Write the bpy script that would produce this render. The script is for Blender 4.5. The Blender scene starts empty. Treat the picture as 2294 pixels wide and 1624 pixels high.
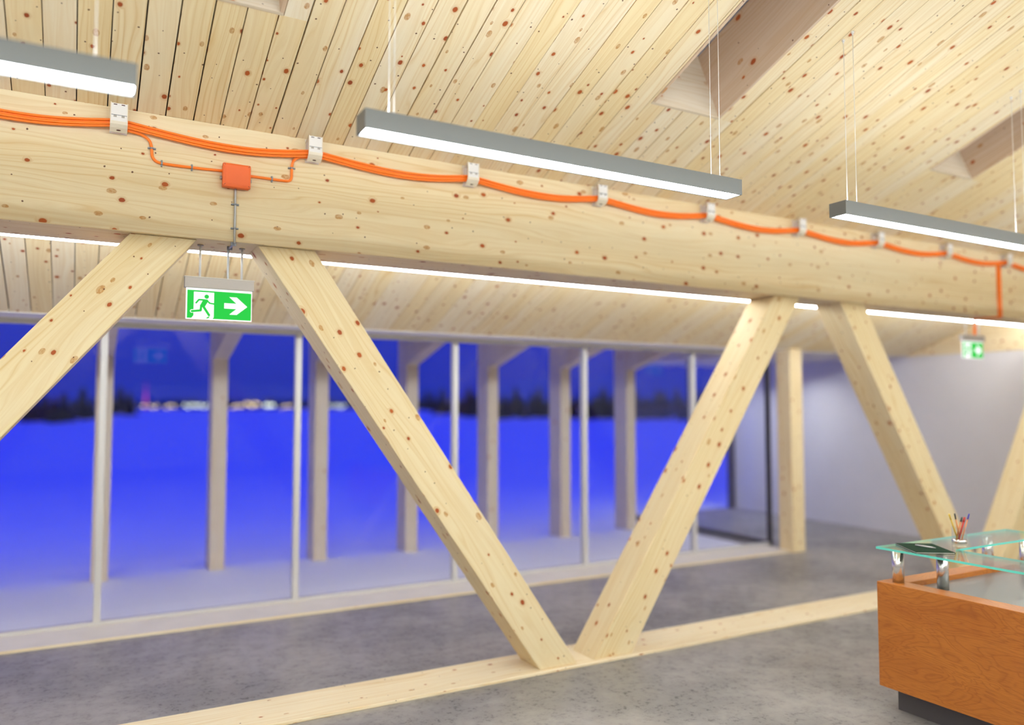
import bpy, bmesh, math, random
from mathutils import Vector, Matrix
random.seed(7)
S = bpy.context.scene
COL = S.collection

# ------------------------------------------------------------------ camera
F_PX, W_PX, H_PX = 1742.0, 2294, 1624
cam_data = bpy.data.cameras.new('camera')
cam_data.sensor_width = 36.0
cam_data.lens = F_PX / W_PX * 36.0
cam_data.clip_end = 5000
cam_data.dof.use_dof = True
cam_data.dof.focus_distance = 4.0
cam_data.dof.aperture_fstop = 0.52
cam = bpy.data.objects.new('camera', cam_data)
COL.objects.link(cam)
cam.location = (0, 0, 1.75)
cam.rotation_euler = (math.radians(90 + 3.22), 0, math.radians(-28.97))
S.camera = cam

# ------------------------------------------------------------------ world: blue hour sky
wd = bpy.data.worlds.new('blue_hour')
S.world = wd
wd.use_nodes = True
nt = wd.node_tree
nt.nodes.clear()
w_out = nt.nodes.new('ShaderNodeOutputWorld')
w_bg = nt.nodes.new('ShaderNodeBackground')
w_tc = nt.nodes.new('ShaderNodeTexCoord')
w_sep = nt.nodes.new('ShaderNodeSeparateXYZ')
w_rmp = nt.nodes.new('ShaderNodeValToRGB')
nt.links.new(w_tc.outputs['Generated'], w_sep.inputs[0])
nt.links.new(w_sep.outputs['Z'], w_rmp.inputs[0])
nt.links.new(w_rmp.outputs[0], w_bg.inputs[0])
nt.links.new(w_bg.outputs[0], w_out.inputs[0])
e = w_rmp.color_ramp.elements
e[0].position = 0.0; e[0].color = (0.005, 0.018, 0.30, 1)
e[1].position = 1.0; e[1].color = (0.030, 0.055, 1.0, 1)
w_bg.inputs[1].default_value = 1.2

# ------------------------------------------------------------------ exposure
S.view_settings.view_transform = 'Standard'
S.view_settings.look = 'None'
S.view_settings.exposure = 0.15
S.view_settings.gamma = 1.0
S.view_settings.use_curve_mapping = False
S.cycles.max_bounces = 10
S.cycles.diffuse_bounces = 6
S.cycles.transparent_max_bounces = 24
S.cycles.sample_clamp_indirect = 6.0

LAMP = 24.0       # pendant lower lens
LAMP_UP = 15.0    # pendant upper lens
FILL = 28.5        # added fill lights above and behind the viewpoint
SPOT = 420.0       # downlights in the recess
STRIP = 24.0

# ------------------------------------------------------------------ material helpers
def new_mat(name):
    m = bpy.data.materials.new(name); m.use_nodes = True
    m.node_tree.nodes.clear()
    return m, m.node_tree
def N(t, kind, **kw):
    n = t.nodes.new(kind)
    for k, v in kw.items(): setattr(n, k, v)
    return n
def setin(t, node, key, val):
    if hasattr(val, 'is_output') or isinstance(val, bpy.types.NodeSocket): t.links.new(val, node.inputs[key])
    else: node.inputs[key].default_value = val
def M(t, op, a, b=0.0, c=0.0, clamp=False):
    n = N(t, 'ShaderNodeMath', operation=op); n.use_clamp = clamp
    setin(t, n, 0, a); setin(t, n, 1, b); setin(t, n, 2, c)
    return n.outputs[0]
def MIX(t, f, a, b, blend='MIX'):
    n = N(t, 'ShaderNodeMix', data_type='RGBA', blend_type=blend)
    setin(t, n, 0, f); setin(t, n, 6, a); setin(t, n, 7, b)
    return n.outputs[2]
def RANGE(t, v, a, b, c=0.0, d=1.0, interp='SMOOTHSTEP'):
    n = N(t, 'ShaderNodeMapRange', interpolation_type=interp)
    setin(t, n, 0, v); setin(t, n, 1, a); setin(t, n, 2, b); setin(t, n, 3, c); setin(t, n, 4, d)
    return n.outputs[0]
def PRIN(t, **kw):
    p = N(t, 'ShaderNodeBsdfPrincipled'); o = N(t, 'ShaderNodeOutputMaterial')
    t.links.new(p.outputs[0], o.inputs[0])
    for k, v in kw.items(): setin(t, p, k.replace('_', ' '), v)
    return p
def plain(name, col, rough=0.5, metal=0.0, noise=0.0, nscale=30.0, spec=0.5):
    m, t = new_mat(name)
    c = (*col, 1)
    p = PRIN(t, Base_Color=c, Roughness=rough, Metallic=metal)
    p.inputs['Specular IOR Level'].default_value = spec
    if noise:
        tc = N(t, 'ShaderNodeTexCoord'); n = N(t, 'ShaderNodeTexNoise'); n.inputs['Scale'].default_value = nscale
        t.links.new(tc.outputs['Object'], n.inputs['Vector'])
        k = RANGE(t, n.outputs[0], .25, .75, 1 - noise, 1 + noise, 'LINEAR')
        cc = N(t, 'ShaderNodeVectorMath', operation='SCALE'); cc.inputs[0].default_value = col; t.links.new(k, cc.inputs[3])
        t.links.new(cc.outputs[0], p.inputs['Base Color'])
    return m
def emit(name, col, strength):
    m, t = new_mat(name)
    em = N(t, 'ShaderNodeEmission'); o = N(t, 'ShaderNodeOutputMaterial')
    em.inputs[0].default_value = (*col, 1); em.inputs[1].default_value = strength
    t.links.new(em.outputs[0], o.inputs[0])
    return m
def spruce(name, pale, yellow, knot_density=4.6, knot_amt=1.0, tone_var=1.0, bigger=1.0):
    """knotty spruce; UV u runs along the grain, in metres"""
    m, t = new_mat(name)
    uv = N(t, 'ShaderNodeUVMap'); oi = N(t, 'ShaderNodeObjectInfo'); sp = N(t, 'ShaderNodeSeparateXYZ')
    t.links.new(uv.outputs[0], sp.inputs[0])
    u = M(t, 'ADD', sp.outputs[0], M(t, 'MULTIPLY', oi.outputs['Random'], 61.0))
    v = M(t, 'ADD', sp.outputs[1], M(t, 'MULTIPLY', oi.outputs['Random'], 37.7))
    def vec(a, b):
        c = N(t, 'ShaderNodeCombineXYZ'); setin(t, c, 0, a); setin(t, c, 1, b); return c.outputs[0]
    # wobble
    wn = N(t, 'ShaderNodeTexNoise', noise_dimensions='2D'); wn.inputs['Scale'].default_value = 1.0; wn.inputs['Detail'].default_value = 2
    t.links.new(vec(M(t, 'MULTIPLY', u, .7), M(t, 'MULTIPLY', v, 6.0)), wn.inputs['Vector'])
    fine = N(t, 'ShaderNodeTexNoise', noise_dimensions='2D'); fine.inputs['Scale'].default_value = 1.0; fine.inputs['Detail'].default_value = 3
    t.links.new(vec(M(t, 'MULTIPLY', u, 60.0), M(t, 'MULTIPLY', v, 90.0)), fine.inputs['Vector'])
    jit = M(t, 'MULTIPLY', M(t, 'SUBTRACT', fine.outputs[0], 0.5), 0.006)
    # knots ----------------------------------------------------------
    def knots(scale, rmin, rmax, keep, off, stretch):
        vo = N(t, 'ShaderNodeTexVoronoi', voronoi_dimensions='2D', feature='F1'); vo.inputs['Scale'].default_value = scale
        vo.inputs['Randomness'].default_value = 0.95
        uu = M(t, 'MULTIPLY', M(t, 'ADD', M(t, 'ADD', u, jit), off), 1.0 / stretch)
        t.links.new(vec(uu, M(t, 'ADD', v, M(t, 'MULTIPLY', jit, 0.7))), vo.inputs['Vector'])
        cs = N(t, 'ShaderNodeSeparateColor'); t.links.new(vo.outputs['Color'], cs.inputs[0])
        r = RANGE(t, cs.outputs[0], 0, 1, rmin, rmax, 'LINEAR')
        on = M(t, 'LESS_THAN', cs.outputs[1], keep)
        d = M(t, 'DIVIDE', M(t, 'DIVIDE', vo.outputs['Distance'], scale), r)   # 1 at rim
        return d, on, cs.outputs[2]
    d1, on1, rnd1 = knots(knot_density, .0050 * bigger, .0185 * bigger, .50, 0.0, 1.35)
    core = M(t, 'MULTIPLY', RANGE(t, d1, 0.72, 1.05, 1, 0), on1)
    halo = M(t, 'MULTIPLY', RANGE(t, d1, 0.7, 2.1, 1, 0), on1)
    d2, on2, rnd2 = knots(knot_density * 0.8, .009 * bigger, .021 * bigger, .50, 13.3, 1.7)
    brk = RANGE(t, fine.outputs[0], .42, .60)
    patch = M(t, 'MULTIPLY', M(t, 'MULTIPLY', RANGE(t, d2, 0.75, 1.0, 1, 0), on2), M(t, 'ADD', M(t, 'MULTIPLY', brk, .35), .65))
    d3, on3, rnd3 = knots(knot_density * 1.2, .003, .006, .3, 27.1, 1.0)
    speck = M(t, 'MULTIPLY', RANGE(t, d3, 0.7, 1.0, 1, 0), on3)
    # grain -------------------------------------------------------------
    vv = M(t, 'ADD', M(t, 'MULTIPLY', v, 9.0), M(t, 'MULTIPLY', wn.outputs[0], 1.5))
    vv = M(t, 'ADD', vv, M(t, 'MULTIPLY', halo, 0.35))
    gr = N(t, 'ShaderNodeTexNoise', noise_dimensions='2D'); gr.inputs['Scale'].default_value = 1.0; gr.inputs['Detail'].default_value = 4; gr.inputs['Roughness'].default_value = .65
    t.links.new(vec(M(t, 'MULTIPLY', u, 0.9), M(t, 'MULTIPLY', vv, 5.0)), gr.inputs['Vector'])
    lam = N(t, 'ShaderNodeTexNoise', noise_dimensions='2D'); lam.inputs['Scale'].default_value = 1.0
    t.links.new(vec(M(t, 'MULTIPLY', u, .25), M(t, 'MULTIPLY', v, 3.0)), lam.inputs['Vector'])
    rings = M(t, 'PINGPONG', M(t, 'MULTIPLY', vv, 6.5), 1.0)
    late = M(t, 'MULTIPLY', M(t, 'POWER', rings, 5.0), RANGE(t, lam.outputs[0], .35, .65, .25, 1.0))
    fib = RANGE(t, gr.outputs[0], .35, .7)
    tone = M(t, 'MULTIPLY', oi.outputs['Random'], 17.31)
    tone = M(t, 'FRACT', tone)
    tv = M(t, 'ADD', M(t, 'MULTIPLY', tone, 0.75 * tone_var), M(t, 'MULTIPLY', RANGE(t, lam.outputs[0], .3, .7), .45), clamp=True)
    base = MIX(t, tv, (*pale, 1), (*yellow, 1))
    dark = MIX(t, 1.0, base, (.80, .63, .38, 1), 'MULTIPLY')
    c = MIX(t, M(t, 'MULTIPLY', M(t, 'ADD', M(t, 'MULTIPLY', late, .55), M(t, 'MULTIPLY', fib, .34)), .9), base, dark)
    c = MIX(t, M(t, 'MULTIPLY', halo, .38 * knot_amt), c, (.55, .27, .08, 1))
    c = MIX(t, M(t, 'MULTIPLY', patch, .80 * knot_amt), c, (.47, .20, .038, 1))
    kc = MIX(t, rnd1, (.44, .085, .006, 1), (.30, .036, .004, 1))
    c = MIX(t, M(t, 'MULTIPLY', core, .93 * knot_amt), c, kc)
    c = MIX(t, M(t, 'MULTIPLY', speck, .9 * knot_amt), c, (.10, .025, .012, 1))
    p = PRIN(t, Base_Color=c, Roughness=.58)
    p.inputs['Specular IOR Level'].default_value = .16
    return m

MT = {}
MT['ceil'] = spruce('ceiling_spruce', (.86, .785, .63), (.84, .70, .43), 8.2, 1.0, 1.3, .84)
MT['beam'] = spruce('beam_spruce', (.82, .715, .495), (.80, .65, .385), 7.2, 1.0, .35, .85)
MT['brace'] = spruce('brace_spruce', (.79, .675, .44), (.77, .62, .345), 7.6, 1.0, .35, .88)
MT['sill'] = spruce('sill_spruce', (.86, .77, .58), (.84, .72, .48), 6.5, .85, .3, .7)
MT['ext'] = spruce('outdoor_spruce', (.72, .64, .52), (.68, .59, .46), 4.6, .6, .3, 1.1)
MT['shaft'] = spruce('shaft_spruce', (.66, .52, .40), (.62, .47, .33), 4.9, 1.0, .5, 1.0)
MT['black_gap'] = plain('joint_backing', (.05, .03, .02), .9)
MT['wall'] = plain('grey_plaster', (.72, .70, .70), .75, noise=.03, nscale=2)
MT['white_wall'] = plain('white_plaster', (.74, .72, .69), .8, noise=.02, nscale=2)
MT['alu'] = plain('window_aluminium', (.62, .61, .59), .45, .1)
MT['headgrey'] = plain('window_lining', (.74, .70, .63), .6, noise=.05, nscale=4)
MT['head'] = plain('head_lining', (.88, .85, .78), .6, noise=.03, nscale=4)
MT['lamp_grey'] = plain('lamp_anodised', (.185, .195, .195), .45, .1, noise=.02, nscale=300)
MT['lens'] = emit('lamp_lens', (.90, .96, 1.0), LAMP)
MT['lens_up'] = emit('lamp_upper_lens', (.95, .975, .97), LAMP_UP)
MT['run'] = emit('fill_lens', (.88, .95, 1.0), FILL)
MT['spot'] = emit('spot_lens', (.95, .98, 1.0), SPOT)
MT['strip'] = emit('strip_lens', (.95, .975, 1.0), STRIP)
MT['wire'] = plain('steel_wire', (.80, .80, .80), .35, .3)
MT['orange'] = plain('orange_cable', (1.0, .22, .012), .38)
MT['orange_box'] = plain('orange_plastic', (.86, .145, .022), .42, noise=.05, nscale=900)
MT['white_plastic'] = plain('white_plastic', (.80, .78, .76), .4)
MT['cream_plastic'] = plain('cream_plastic', (.78, .70, .56), .45)
MT['slot'] = plain('dark_slot', (.06, .012, .006), .6)
MT['grey_clip'] = plain('grey_clip', (.20, .22, .25), .4, .4)
MT['conduit'] = plain('grey_conduit', (.40, .41, .42), .35, .5)
MT['sign_body'] = plain('sign_housing', (.40, .36, .32), .5, .3, noise=.08, nscale=600)
MT['sign_white'] = emit('sign_white', (1, 1, 1), 1.15)
MT['sign_green'] = emit('sign_green', (.030, .60, .070), 1.0)
MT['chrome'] = plain('chrome', (.86, .85, .84), .22, 1.0)
MT['plinth'] = plain('plinth_grey', (.085, .078, .082), .5)
MT['worktop'] = plain('worktop_grey', (.22, .22, .22), .28, .25, noise=.06, nscale=250)
MT['green_book'] = plain('green_cover', (.006, .030, .014), .8, spec=.12)
MT['paper'] = plain('paper', (.75, .72, .65), .8)
MT['spruce_dark'] = plain('needle_green', (.010, .014, .010), .9, noise=.4, nscale=3)
MT['bark'] = plain('bark', (.03, .02, .015), .9)
MT['tower_pink'] = emit('tower_pink', (.55, .03, .55), .9)
MT['town_wall'] = plain('town_wall', (.07, .045, .035), .9)
MT['town_win'] = emit('town_window', (1.0, .78, .42), 3.0)
MT['town_win2'] = emit('town_window_white', (.9, 1.0, .85), 3.0)
MT['roof'] = plain('roof_sheet', (.10, .10, .11), .7)
MT['dark_frame'] = plain('dark_frame', (.055, .050, .050), .5)
for nm, c in dict(yellow=(.62, .40, .02), black=(.012, .012, .012), red=(.42, .025, .015), dgreen=(.015, .05, .025), blue=(.02, .02, .32), wood=(.70, .24, .07), silver=(.55, .55, .55)).items():
    MT['pen_' + nm] = plain('pen_' + nm, c, .4)

def glass_mat(name, tint=(1, 1, 1), boost=1.0):
    m, t = new_mat(name)
    tr = N(t, 'ShaderNodeBsdfTransparent'); tr.inputs[0].default_value = (*tint, 1)
    gl = N(t, 'ShaderNodeBsdfGlossy'); gl.inputs['Roughness'].default_value = 0.0; gl.inputs[0].default_value = (1, 1, 1, 1)
    fr = N(t, 'ShaderNodeFresnel'); fr.inputs[0].default_value = 1.5
    mx = N(t, 'ShaderNodeMixShader'); o = N(t, 'ShaderNodeOutputMaterial')
    # on the far side of a thin pane the ratio inverts: use |N.I| fresnel for both faces
    geo = N(t, 'ShaderNodeNewGeometry')
    dt = N(t, 'ShaderNodeVectorMath', operation='DOT_PRODUCT')
    t.links.new(geo.outputs['Incoming'], dt.inputs[0]); t.links.new(geo.outputs['Normal'], dt.inputs[1])
    c = M(t, 'ABSOLUTE', dt.outputs['Value'])
    f = M(t, 'ADD', M(t, 'MULTIPLY', M(t, 'POWER', M(t, 'SUBTRACT', 1.0, c), 5.0), .96), .04)
    f = M(t, 'MULTIPLY', f, boost, clamp=True)
    t.links.new(f, mx.inputs[0]); t.links.new(tr.outputs[0], mx.inputs[1]); t.links.new(gl.outputs[0], mx.inputs[2])
    t.links.new(mx.outputs[0], o.inputs[0])
    t.nodes.remove(fr)
    return m
MT['glass'] = glass_mat('window_glass', (.985, .99, 1.0), .6)
MT['desk_glass'] = glass_mat('desk_glass', (.95, .985, .97), 1.0)
MT['cup_glass'] = glass_mat('cup_glass', (.96, .97, .97), 1.3)
m, t = new_mat('glass_edge'); p = PRIN(t, Base_Color=(.16, .80, .68, 1), Roughness=.15)
p.inputs['Transmission Weight'].default_value = .15
MT['glass_edge'] = m

def concrete():
    m, t = new_mat('concrete_floor')
    tc = N(t, 'ShaderNodeTexCoord')
    def nz(scale, detail=5, rough=.6):
        n = N(t, 'ShaderNodeTexNoise'); n.inputs['Scale'].default_value = scale; n.inputs['Detail'].default_value = detail; n.inputs['Roughness'].default_value = rough
        t.links.new(tc.outputs['Object'], n.inputs['Vector']); return n.outputs[0]
    a = nz(1.1); b = nz(9, 8, .7); c3 = nz(30, 6, .75)
    mask = RANGE(t, a, .40, .62)
    grit = M(t, 'MULTIPLY', RANGE(t, c3, .50, .60), RANGE(t, b, .44, .58))
    c = MIX(t, mask, (.345, .330, .318, 1), (.245, .235, .228, 1))
    c = MIX(t, RANGE(t, b, .35, .7, 0, .35), c, (.20, .20, .205, 1))
    c = MIX(t, M(t, 'MULTIPLY', grit, M(t, 'ADD', M(t, 'MULTIPLY', mask, .55), .25)), c, (.06, .06, .062, 1))
    p = PRIN(t, Base_Color=c, Roughness=RANGE(t, b, .3, .7, .36, .55, 'LINEAR'))
    p.inputs['Specular IOR Level'].default_value = .35
    bp = N(t, 'ShaderNodeBump'); bp.inputs['Strength'].default_value = .15; bp.inputs['Distance'].default_value = .004
    t.links.new(c3, bp.inputs['Height']); t.links.new(bp.outputs[0], p.inputs['Normal'])
    return m
MT['concrete'] = concrete()
def cherry():
    m, t = new_mat('cherry_veneer')
    uv = N(t, 'ShaderNodeUVMap'); mp = N(t, 'ShaderNodeMapping'); mp.inputs['Scale'].default_value = (1.3, 4.2, 1)
    t.links.new(uv.outputs[0], mp.inputs[0])
    n1 = N(t, 'ShaderNodeTexNoise', noise_dimensions='2D'); n1.inputs['Scale'].default_value = 1.6; n1.inputs['Detail'].default_value = 3; n1.inputs['Distortion'].default_value = .6
    t.links.new(mp.outputs[0], n1.inputs['Vector'])
    bands = M(t, 'PINGPONG', M(t, 'MULTIPLY', n1.outputs[0], 26.0), 1.0)
    line = M(t, 'POWER', bands, 3.0)
    mp2 = N(t, 'ShaderNodeMapping'); mp2.inputs['Scale'].default_value = (14, 260, 1); t.links.new(uv.outputs[0], mp2.inputs[0])
    n2 = N(t, 'ShaderNodeTexNoise', noise_dimensions='2D'); n2.inputs['Scale'].default_value = 1.0; n2.inputs['Detail'].default_value = 2
    t.links.new(mp2.outputs[0], n2.inputs['Vector'])
    c = MIX(t, n1.outputs[0], (.60, .22, .034, 1), (.42, .125, .018, 1))
    c = MIX(t, M(t, 'MULTIPLY', line, .42), c, (.25, .055, .009, 1))
    c = MIX(t, RANGE(t, n2.outputs[0], .5, .75, 0, .35), c, (.24, .055, .010, 1))
    p = PRIN(t, Base_Color=c, Roughness=.32)
    return m
MT['cherry'] = cherry()
def snow():
    m, t = new_mat('snow')
    tc = N(t, 'ShaderNodeTexCoord'); n = N(t, 'ShaderNodeTexNoise'); n.inputs['Scale'].default_value = 1.2; n.inputs['Detail'].default_value = 6
    t.links.new(tc.outputs['Object'], n.inputs['Vector'])
    c = MIX(t, n.outputs[0], (.86, .87, .90, 1), (.92, .93, .95, 1))
    p = PRIN(t, Base_Color=c, Roughness=.8)
    bp = N(t, 'ShaderNodeBump'); bp.inputs['Strength'].default_value = .4; bp.inputs['Distance'].default_value = .05
    t.links.new(n.outputs[0], bp.inputs['Height']); t.links.new(bp.outputs[0], p.inputs['Normal'])
    return m
MT['snow'] = snow()

# ------------------------------------------------------------------ mesh helpers
class MB:
    """collects shapes; build() links them as one mesh object"""
    def __init__(s): s.bm = bmesh.new(); s.mats = []
    def mi(s, mat):
        if mat not in s.mats: s.mats.append(mat)
        return s.mats.index(mat)
    def _fin(s, faces, mat):
        k = s.mi(mat)
        for f in faces: f.material_index = k
        return faces
    def box(s, a, b, mat, bev=0.0, rot=None):
        x0, y0, z0 = a; x1, y1, z1 = b
        vs = [s.bm.verts.new(Vector(c)) for c in ((x0, y0, z0), (x1, y0, z0), (x1, y1, z0), (x0, y1, z0), (x0, y0, z1), (x1, y0, z1), (x1, y1, z1), (x0, y1, z1))]
        fs = [s.bm.faces.new([vs[i] for i in q]) for q in ((0, 3, 2, 1), (4, 5, 6, 7), (0, 1, 5, 4), (1, 2, 6, 5), (2, 3, 7, 6), (3, 0, 4, 7))]
        if rot:
            bmesh.ops.transform(s.bm, matrix=rot, verts=vs)
        s._fin(fs, mat)
        if bev:
            es = list({e for f in fs for e in f.edges})
            r = bmesh.ops.bevel(s.bm, geom=es, offset=bev, segments=2, affect='EDGES', profile=.6)
            s._fin(r['faces'], mat)
        return fs
    def prism(s, pts, axis, a, b, mat, bev=0.0):
        """polygon pts in the plane normal to axis, from a to b"""
        def mk(p, c):
            q = list(p); q.insert(axis, c); return Vector(q)
        v0 = [s.bm.verts.new(mk(p, a)) for p in pts]; v1 = [s.bm.verts.new(mk(p, b)) for p in pts]
        n = len(pts)
        fs = [s.bm.faces.new(v0), s.bm.faces.new(v1[::-1])] + [s.bm.faces.new((v0[i], v1[i], v1[(i + 1) % n], v0[(i + 1) % n])) for i in range(n)]
        bmesh.ops.recalc_face_normals(s.bm, faces=fs)
        s._fin(fs, mat)
        if bev:
            es = list({e for f in fs for e in f.edges})
            r = bmesh.ops.bevel(s.bm, geom=es, offset=bev, segments=2, affect='EDGES', profile=.6)
            s._fin(r['faces'], mat)
        return fs
    def cyl(s, p0, p1, r, mat, seg=16, r1=None, caps=True):
        return s.tube([p0, p1], r, mat, seg, rend=r1, caps=caps)
    def tube(s, path, r, mat, seg=8, rend=None, caps=True):
        path = [Vector(p) for p in path]; rings = []
        n = len(path); ref = None
        for i, p in enumerate(path):
            d = (path[min(i + 1, n - 1)] - path[max(i - 1, 0)]).normalized()
            if ref is None:
                ref = Vector((0, 0, 1)) if abs(d.z) < .9 else Vector((1, 0, 0))
            ref = (ref - d * ref.dot(d)).normalized()
            q = d.cross(ref)
            rr = r if rend is None else r + (rend - r) * i / (n - 1)
            rings.append([s.bm.verts.new(p + (ref * math.cos(2 * math.pi * k / seg) + q * math.sin(2 * math.pi * k / seg)) * rr) for k in range(seg)])
        fs = []
        for i in range(n - 1):
            for k in range(seg):
                f = s.bm.faces.new((rings[i][k], rings[i][(k + 1) % seg], rings[i + 1][(k + 1) % seg], rings[i + 1][k]))
                f.smooth = True; fs.append(f)
        if caps:
            fs.append(s.bm.faces.new(rings[0][::-1])); fs.append(s.bm.faces.new(rings[-1]))
        return s._fin(fs, mat)
    def poly(s, pts, mat):
        f = s.bm.faces.new([s.bm.verts.new(Vector(p)) for p in pts]); s._fin([f], mat); return f
    def build(s, name, parent=None, grain=(1, 0, 0), loc=None):
        bm = s.bm; bm.normal_update()
        lay = bm.loops.layers.uv.new('UVMap'); g = Vector(grain).normalized()
        for f in bm.faces:
            n = f.normal; w = n.cross(g)
            if w.length < .35:
                a = Vector((0, 0, 1)) if abs(n.z) < .8 else Vector((1, 0, 0)); a = (a - n * a.dot(n)).normalized(); b = n.cross(a)
            else:
                a = g; b = w.normalized()
            off = round(n.x * 3 + n.y * 7 + n.z * 13, 1) * 1.37
            for l in f.loops:
                l[lay].uv = (l.vert.co.dot(a) + off, l.vert.co.dot(b) + off * .7)
        me = bpy.data.meshes.new(name); bm.to_mesh(me); bm.free()
        for m_ in s.mats: me.materials.append(MT[m_])
        o = bpy.data.objects.new(name, me); COL.objects.link(o)
        if parent: o.parent = parent
        if loc is not None: o.location = loc
        return o
def tag(o, label, cat, group=None):
    o['label'] = label; o['category'] = cat
    if group: o['group'] = group
    return o
def empty(name, loc=(0, 0, 0), rz=0.0):
    o = bpy.data.objects.new(name, None); COL.objects.link(o); o.location = loc; o.rotation_euler = (0, 0, rz); o.empty_display_size = .1
    return o
def struct(o, label=None, cat=None):
    o['kind'] = 'structure'
    if label: o['label'] = label
    if cat: o['category'] = cat
    return o
def copy_tree(o, parent=None):
    c = o.copy(); COL.objects.link(c); c.parent = parent
    for ch in list(o.children): copy_tree(ch, c)
    return c

# ------------------------------------------------------------------ dimensions of the hall
YB = 4.43           # front face of the long truss beam
ZB, ZT = 2.65, 3.29
TAN = .381; TH = math.atan(TAN); CT, ST = math.cos(TH), math.sin(TH)
YE, YR = 6.67, -1.5            # eave line and ridge line of the ceiling
YG = 7.10                      # glass line
XL, XR = -6.0, 9.92
def zc(y): return ZT - TAN * (y - YB)

# ------------------------------------------------------------------ floor and walls
b = MB(); b.box((XL - .2, -10.2, -.2), (XR + .2, YG + .05, 0), 'concrete'); b.box((7.66, YG + .05, -.2), (XR + .2, 10.05, 0), 'concrete')
struct(b.build('floor'), 'mottled grey concrete floor of the hall', 'floor')
b = MB(); b.box((XR, -10.2, 0), (XR + .2, 10.05, 2.43), 'wall')
wr = struct(b.build('wall_right'), 'grey plaster end wall beyond the last brace', 'wall')
b = MB()
b.prism([(-9.66, 2.43), (YE, 2.43), (YE, zc(YE) + .02), (YR, zc(YR) + .02), (-9.66, zc(YE) + .02)], 0, XR - .012, XR + .2, 'beam')
b.build('gable_cladding', wr, (0, 1, 0))
b = MB(); b.prism([(-10.0, 0), (YG, 0), (YG, 2.43), (YR, zc(YR) + .02), (-10.0, 2.43)], 0, XL - .2, XL, 'white_wall')
struct(b.build('wall_left'), 'white plaster gable wall left of the frame', 'wall')
b = MB(); b.box((XL, -10.2, 0), (XR, -10.0, 2.6), 'white_wall')
struct(b.build('wall_back'), 'white plaster wall behind the viewpoint', 'wall')

# ------------------------------------------------------------------ ceiling: backing slab with roof-window holes, planks below
BW = .1375
SK = [(.235 + 2.75 * k, .785 + 2.75 * k) for k in range(-1, 4)]
SY0, SY1 = 2.30, 3.645              # upper and lower end of each roof window (horizontal)
LEN = (YE - YR) / CT
def sl(y): return (YE - y) / CT       # slope coordinate: 0 at eave, growing towards ridge
SLOPE = Matrix.Translation((0, YE, zc(YE))) @ Matrix(((1, 0, 0, 0), (0, -CT, ST, 0), (0, ST, CT, 0), (0, 0, 0, 1)))   # local: x = world X, y = up the slope, z = roof normal
b = MB()
xs = [XL] + [v for q in SK for v in q] + [XR]
for i in range(0, len(xs), 2): b.box((xs[i], 0, .0225), (xs[i + 1], LEN, .20), 'black_gap', rot=SLOPE)
for (a, c) in SK:
    b.box((a, 0, .0225), (c, sl(SY1), .20), 'black_gap', rot=SLOPE); b.box((a, sl(SY0), .0225), (c, LEN, .20), 'black_gap', rot=SLOPE)
ceil = struct(b.build('ceiling'), 'sloping ceiling of knotty spruce boards with dark joints', 'ceiling')
BACK = Matrix.Translation((0, 2 * YR - YE, zc(YE))) @ Matrix(((1, 0, 0, 0), (0, CT, -ST, 0), (0, ST, CT, 0), (0, 0, 0, 1)))
b = MB(); b.box((XL, 0, 0), (XR, LEN, .2), 'ceil', rot=BACK)
struct(b.build('ceiling_far_slope', grain=(0, CT, ST)), 'board ceiling of the other roof slope behind the viewpoint', 'ceiling')
mesh_cache = {}
def plank(x0, x1, s0, s1):
    gap = random.choice((.0010, .0018, .0034, .0038, .0042))
    w = x1 - x0; key = (round(w, 3), round(s1 - s0, 3), gap)
    if key not in mesh_cache:
        q = MB(); q.box((-w / 2 + gap, 0, 0), (w / 2 - gap, s1 - s0, .02), 'ceil')
        o = q.build('plank', ceil, (0, 1, 0)); mesh_cache[key] = o.data
    else:
        o = bpy.data.objects.new('plank', mesh_cache[key]); COL.objects.link(o); o.parent = ceil
    o.matrix_local = SLOPE @ Matrix.Translation(((x0 + x1) / 2, s0, random.uniform(-.0006, .0006)))
X0 = .7645
ks = int((XL - X0) / BW) - 1
k = ks
while X0 + k * BW < XR:
    a, c = max(X0 + k * BW, XL), min(X0 + (k + 1) * BW, XR); k += 1
    if c - a < .01: continue
    hit = [q for q in SK if q[0] < c - 1e-4 and q[1] > a + 1e-4]
    if not hit: plank(a, c, 0, LEN); continue
    q = hit[0]
    plank(a, c, 0, sl(SY1)); plank(a, c, sl(SY0), LEN)
    if q[0] > a + .004: plank(a, q[0], sl(SY1), sl(SY0))
    if q[1] < c - .004: plank(q[1], c, sl(SY1), sl(SY0))
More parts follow.
